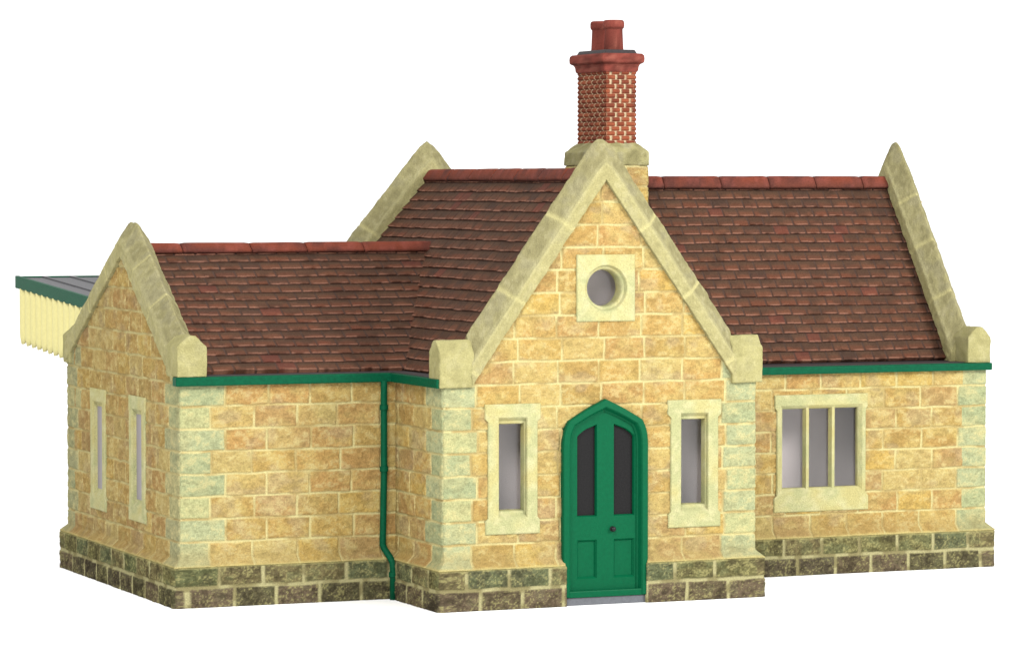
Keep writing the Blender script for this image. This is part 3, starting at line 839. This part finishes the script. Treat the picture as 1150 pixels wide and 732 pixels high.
# ------------------------------------------------------------------ chimney
def chimney():
    # stone base that sits astride the ridge: three plain sides of courses, capstone, weathering
    bm = bmesh.new(); box_bm(bm, 1.715, 2.462, 3.885, 5.115, 4.2, 5.87)
    base = bm_obj('chimney', bm, M_stone, root, 0.012)
    bpy.data.objects.remove(base)
    def bf(w, seed):
        f0 = stone_fn(w, seed, (0.38, 0.62), 0.6, False, False, 0.0, False, 4.36)
        return lambda u, v: f0(u, v)
    base = relief('chimney', root, M_stone, ((1.715, 3.885, 0), (2.462, 3.885, 0), (1.715, 3.885, 1), (2.462, 3.885, 1)), (0, -1, 0),
                  grid(0, 0.747, 0.0125), grid(4.3, 5.88, 0.0125), bf(0.747, 401), None, None, 0.2, mitre=(True, True))
    # the other sides of the base as one solid core with its own courses
    for nm, P, ud, N, w, sd in (('base_face', (1.715, 3.885, 0), (0, 1, 0), (-1, 0, 0), 1.23, 402), ('base_face', (2.462, 3.885, 0), (0, 1, 0), (1, 0, 0), 1.23, 403),
                                ('base_face', (1.715, 5.115, 0), (1, 0, 0), (0, 1, 0), 0.747, 404)):
        P = np.array(P, float); ud = np.array(ud, float)
        relief(nm, base, M_stone, (P, P + ud * w, P + np.array([0, 0, 1.]), P + ud * w + np.array([0, 0, 1.])), N,
               grid(0, w, 0.02), grid(4.3, 5.88, 0.02), bf(w, sd), None, None, 0.2, mitre=(True, True))
    # capstone with sloping top
    bm = bmesh.new()
    lv = [(1.685, 2.482, 3.855, 5.145, 5.865), (1.685, 2.482, 3.855, 5.145, 6.06), (1.825, 2.355, 3.985, 5.02, 6.185), (1.85, 2.33, 4.01, 4.99, 6.20)]
    R = [[bm.verts.new(p) for p in ((x0, y0, z), (x1, y0, z), (x1, y1, z), (x0, y1, z))] for x0, x1, y0, y1, z in lv]
    for a, b_ in zip(R[:-1], R[1:]):
        for i in range(4): bm.faces.new((a[i], a[(i + 1) % 4], b_[(i + 1) % 4], b_[i]))
    bm.faces.new(R[0][::-1]); bm.faces.new(R[-1])
    cs = bm_obj('capstone', bm, M_trim, base, 0.02, 3); subdivide_rough(cs, 420); colour_mesh(cs, lambda P: cope_col(P, 421))
    # brick stack
    def brick_fn(w, seed):
        ch = 0.068
        def f(u, v):
            row = np.floor(v / ch); fv = v / ch - row
            n = 3 if w < 0.7 else 5; period = w / n
            o = np.where(row % 2 == 0, 0.0, period * 0.5) + (hsh(row, 5, seed) - 0.5) * 0.012
            k = np.floor((u - o) / period + 0.5); d = u - (o + period * k)
            wob = 0.004 * (vnoise(u * 40, v * 40, seed) - 0.5)
            edge = np.minimum(u, w - u) < 0.012
            adu = np.where(edge, 1.0, np.abs(d) + wob); dv = np.minimum(fv, 1 - fv) * ch
            m = sstep(0.008, 0.022, adu) * sstep(0.004, 0.022, dv)
            h = 0.026 * m + 0.006 * (fbm(u * 30, v * 30, seed + 2, 2) - 0.5)
            sid = np.where(d < 0, k - 1, k); r1 = hsh(row, sid, seed + 3)
            pal = np.array([lin(*c) for c in [(172, 92, 66), (158, 82, 58), (182, 100, 70), (150, 78, 56)]])
            c = pal[(r1 * 3.99).astype(int)]
            c = mix(c, lin(128, 68, 54), 0.5 * sstep(0.5, 0.7, fbm(u * 9, v * 9, seed + 4, 3)))
            mo = mix(np.broadcast_to(lin(246, 226, 184), c.shape), lin(200, 150, 112), 0.45 * sstep(0.5, 0.7, fbm(u * 11, v * 11, seed + 5, 3)))
            show = (1 - sstep(0.010, 0.021, adu)) * 0.95 + (1 - sstep(0.002, 0.010, dv)) * 0.25
            c = mix(c, mo, np.clip(show, 0, 1))
            return h, c
        return f
    sx0, sx1, sy0, sy1, z0, z1 = 1.868, 2.314, 4.02, 4.985, 6.16, 7.26
    stack = None
    for P, ud, N, w, sd in (((sx0, sy0, z0), (1, 0, 0), (0, -1, 0), sx1 - sx0, 431), ((sx0, sy0, z0), (0, 1, 0), (-1, 0, 0), sy1 - sy0, 432),
                            ((sx1, sy0, z0), (0, 1, 0), (1, 0, 0), sy1 - sy0, 433), ((sx0, sy1, z0), (1, 0, 0), (0, 1, 0), sx1 - sx0, 434)):
        P = np.array(P, float); ud = np.array(ud, float)
        f = relief('brick_stack', base, M_brick, (P, P + ud * w, P + np.array([0, 0, 1.]), P + ud * w + np.array([0, 0, 1.])), N,
                   grid(0, w, 0.0075), grid(0, z1 - z0, 0.0075), brick_fn(w, sd), None, lambda v: (0.018 + 0 * v, 0.018 + 0 * v), 0.1, mitre=(True, True))
    # moulded red cap, mortar flaunching, pots
    bm = bmesh.new()
    prof = [(0.018, 7.225), (0.03, 7.25), (0.035, 7.30), (0.05, 7.335), (0.085, 7.355), (0.097, 7.37), (0.100, 7.42), (0.095, 7.465), (0.07, 7.49), (0.0, 7.497)]
    sx0, sx1, sy0, sy1 = 1.845, 2.336, 4.0, 5.005
    R = []
    for e, z in prof:
        ring = []
        for (cx, cy, a0) in ((sx1 + e, sy1 + e, 0), (sx0 - e, sy1 + e, 90), (sx0 - e, sy0 - e, 180), (sx1 + e, sy0 - e, 270)):
            r = 0.03
            for k in range(4):
                t = math.radians(a0 + 30 * k); mx = cx - r * math.copysign(1, math.cos(math.radians(a0 + 45))); my = cy - r * math.copysign(1, math.sin(math.radians(a0 + 45)))
                ring.append(bm.verts.new((mx + r * math.cos(t), my + r * math.sin(t), z)))
        R.append(ring)
    for a, b_ in zip(R[:-1], R[1:]):
        for i in range(16): bm.faces.new((a[i], a[(i + 1) % 16], b_[(i + 1) % 16], b_[i]))
    bm.faces.new(R[0][::-1]); bm.faces.new(R[-1])
    cap = bm_obj('chimney_cap', bm, M_brick, base, 0, 2, False)
    bm = bmesh.new(); bm.from_mesh(cap.data)
    for _ in range(3):
        bmesh.ops.subdivide_edges(bm, edges=[e for e in bm.edges if e.calc_length() > 0.08], cuts=1, use_grid_fill=True)
    bm.to_mesh(cap.data); bm.free()
    def redc(P):
        n = fbm(P[:, 0] * 6 + P[:, 1] * 5, P[:, 2] * 14, 440, 4)
        c = mix(np.broadcast_to(lin(160, 82, 70), (len(P), 3)), lin(126, 66, 56), sstep(0.45, 0.65, n)); return mix(c, lin(186, 112, 94), 0.5 * sstep(0.56, 0.72, fbm(P[:, 0] * 15, P[:, 2] * 15 + P[:, 1] * 13, 441, 3)))
    colour_mesh(cap, redc)
    bm = bmesh.new(); vs = box_bm(bm, 1.83, 2.35, 3.985, 5.02, 7.488, 7.548)
    for v in vs:
        if v.co.z > 7.53: v.co.x += 0.03 if v.co.x < 2.09 else -0.03; v.co.y += 0.03 if v.co.y < 4.5 else -0.03
    bm_obj('flaunching', bm, M_lead, base, 0.012)
    for y in (4.27, 4.73):
        bm = bmesh.new(); seg = 32; rings = []
        for r, z in ((0.145, 7.53), (0.140, 7.60), (0.130, 7.84), (0.133, 7.855), (0.148, 7.868), (0.155, 7.895), (0.155, 7.945), (0.145, 7.975), (0.125, 7.985), (0.105, 7.975), (0.098, 7.93), (0.095, 7.70)):
            rings.append([bm.verts.new((2.098 + r * math.cos(2 * math.pi * k / seg), y + r * math.sin(2 * math.pi * k / seg), z)) for k in range(seg)])
        for a, b_ in zip(rings[:-1], rings[1:]):
            for k in range(seg): bm.faces.new((a[k], a[(k + 1) % seg], b_[(k + 1) % seg], b_[k]))
        bm.faces.new(rings[-1])
        p = bm_obj('chimney_pot', bm, M_brick, base, 0, 2, True); colour_mesh(p, redc)
chimney()

# ------------------------------------------------------------------ platform canopy behind the left wing
def canopy():
    X0, X1 = -4.93, 6.0; Ya, Yb = 7.10, 11.47; za, zb = 3.90, 4.125
    n = 26; bm = bmesh.new()
    zl = lambda y: za + (zb - za) * (y - Ya) / (Yb - Ya)
    # sheet roof with raised rolls running up the slope
    xs = []; k = 0; x = X0
    while x < X1:
        xs += [(x, 0.0), (x + 0.38, 0.0), (x + 0.385, 0.02), (x + 0.445, 0.02)]; x += 0.45
    top = [[bm.verts.new((xx, y, zl(y) + h)) for xx, h in xs] for y in (Ya, Yb - 0.03)]
    bot = [[bm.verts.new((xx, y, zl(y) - 0.10)) for xx, h in xs] for y in (Ya, Yb - 0.03)]
    m = len(xs)
    for i in range(m - 1):
        bm.faces.new((top[0][i], top[0][i + 1], top[1][i + 1], top[1][i])); bm.faces.new((bot[0][i], bot[1][i], bot[1][i + 1], bot[0][i + 1]))
        for q in (0, 1): bm.faces.new((top[q][i], bot[q][i], bot[q][i + 1], top[q][i + 1]))
    for q in (0, m - 1): bm.faces.new((top[0][q], top[1][q], bot[1][q], bot[0][q]))
    cn = bm_obj('canopy', bm, M_slate, root)
    # green fascia on the end and along the platform edge
    def slab(name, mat, x0, x1, y0, y1, up, dn, bevel=0.012):
        bm = bmesh.new()
        v = [bm.verts.new((x, y, zl(y) + o)) for o in (-dn, up) for x, y in ((x0, y0), (x1, y0), (x1, y1), (x0, y1))]
        for f in ((0, 3, 2, 1), (4, 5, 6, 7), (0, 1, 5, 4), (1, 2, 6, 5), (2, 3, 7, 6), (3, 0, 4, 7)): bm.faces.new([v[i] for i in f])
        return bm_obj(name, bm, mat, cn, bevel)
    slab('fascia', M_greend, X0 - 0.05, X0 + 0.02, Ya, Yb, 0.03, 0.165)
    slab('fascia', M_greend, X0 + 0.022, X1, Yb - 0.03, Yb, 0.02, 0.165)
    # valance of half-round boards with rounded ends
    def valance(axis, a0, a1, c):
        bw = 0.31; nb = int(round((a1 - a0) / bw)); bw = (a1 - a0) / nb; per = 14
        P = []; Q = []; zs = np.linspace(0, 1, 10)
        cols = nb * per + 1
        for j, t in enumerate(zs):
            for i in range(cols):
                a = a0 + (a1 - a0) * i / (cols - 1); ph = (i % per) / per
                bulge = math.sin(math.pi * (ph - 0.09) / 0.82) ** 0.5 if 0.1 < ph < 0.9 else 0
                y = a if axis == 'y' else Yb
                ztop = (zl(y) - 0.15) ; zbot = zl(y) - 0.89 - 0.13 * bulge
                z = ztop + (zbot - ztop) * t
                o = -0.075 * bulge * (1 - 0.35 * max(0, t - 0.85) / 0.15)
                P.append((c + o, a, z) if axis == 'y' else (a, c - o, z))
        for j in range(len(zs) - 1):
            for i in range(cols - 1): Q.append((j * cols + i, j * cols + i + 1, (j + 1) * cols + i + 1, (j + 1) * cols + i))
        me = mesh_np('valance', P, Q); o = link('valance', me, M_cream, cn, True)
        md = o.modifiers.new('thick', 'SOLIDIFY'); md.thickness = 0.04; md.offset = 0
    valance('y', 7.2, Yb - 0.16, X0 + 0.04)
    valance('x', X0 + 0.10, X1, Yb - 0.1)
canopy()

# ------------------------------------------------------------------ tabletop
bm = bmesh.new(); bmesh.ops.create_grid(bm, x_segments=1, y_segments=1, size=400)
g = bm_obj('ground', bm, M_floor, None); g['kind'] = 'structure'
g['label'] = 'plain white studio tabletop under the building'

# ------------------------------------------------------------------ camera
yaw, pitch, f = 0.3963157, 0.0401768, 4005.04
fw = Vector((math.sin(yaw) * math.cos(pitch), math.cos(yaw) * math.cos(pitch), -math.sin(pitch)))
cam = bpy.data.cameras.new('camera'); co = bpy.data.objects.new('camera', cam); COL.objects.link(co)
co.location = (-19.427085, -43.321834, 5.618875)
co.rotation_euler = fw.to_track_quat('-Z', 'Y').to_euler()
cam.sensor_width = 36; cam.sensor_fit = 'HORIZONTAL'; cam.lens = f * 36 / 1150
cam.clip_start = 1; cam.clip_end = 2000
sc.camera = co

# ------------------------------------------------------------------ studio light: white surround and softboxes
w = bpy.data.worlds.new('World'); sc.world = w; w.use_nodes = True
bg = w.node_tree.nodes['Background']; bg.inputs[0].default_value = (1, 1, 1, 1); bg.inputs[1].default_value = 1.4
def area(name, loc, target, size, power):
    l = bpy.data.lights.new(name, 'AREA'); l.shape = 'RECTANGLE'; l.size, l.size_y = size; l.energy = power
    o = bpy.data.objects.new(name, l); COL.objects.link(o); o.location = loc
    o.rotation_euler = (Vector(target) - Vector(loc)).to_track_quat('-Z', 'Y').to_euler()
area('softbox', (16, -24, 15), (1, 2, 2), (9, 7), 11500)
area('softbox', (-16, -22, 21), (-5, 2, 0), (11, 11), 9500)
sc.view_settings.view_transform = 'Standard'; sc.view_settings.look = 'None'
sc.view_settings.exposure = 0; sc.view_settings.gamma = 1
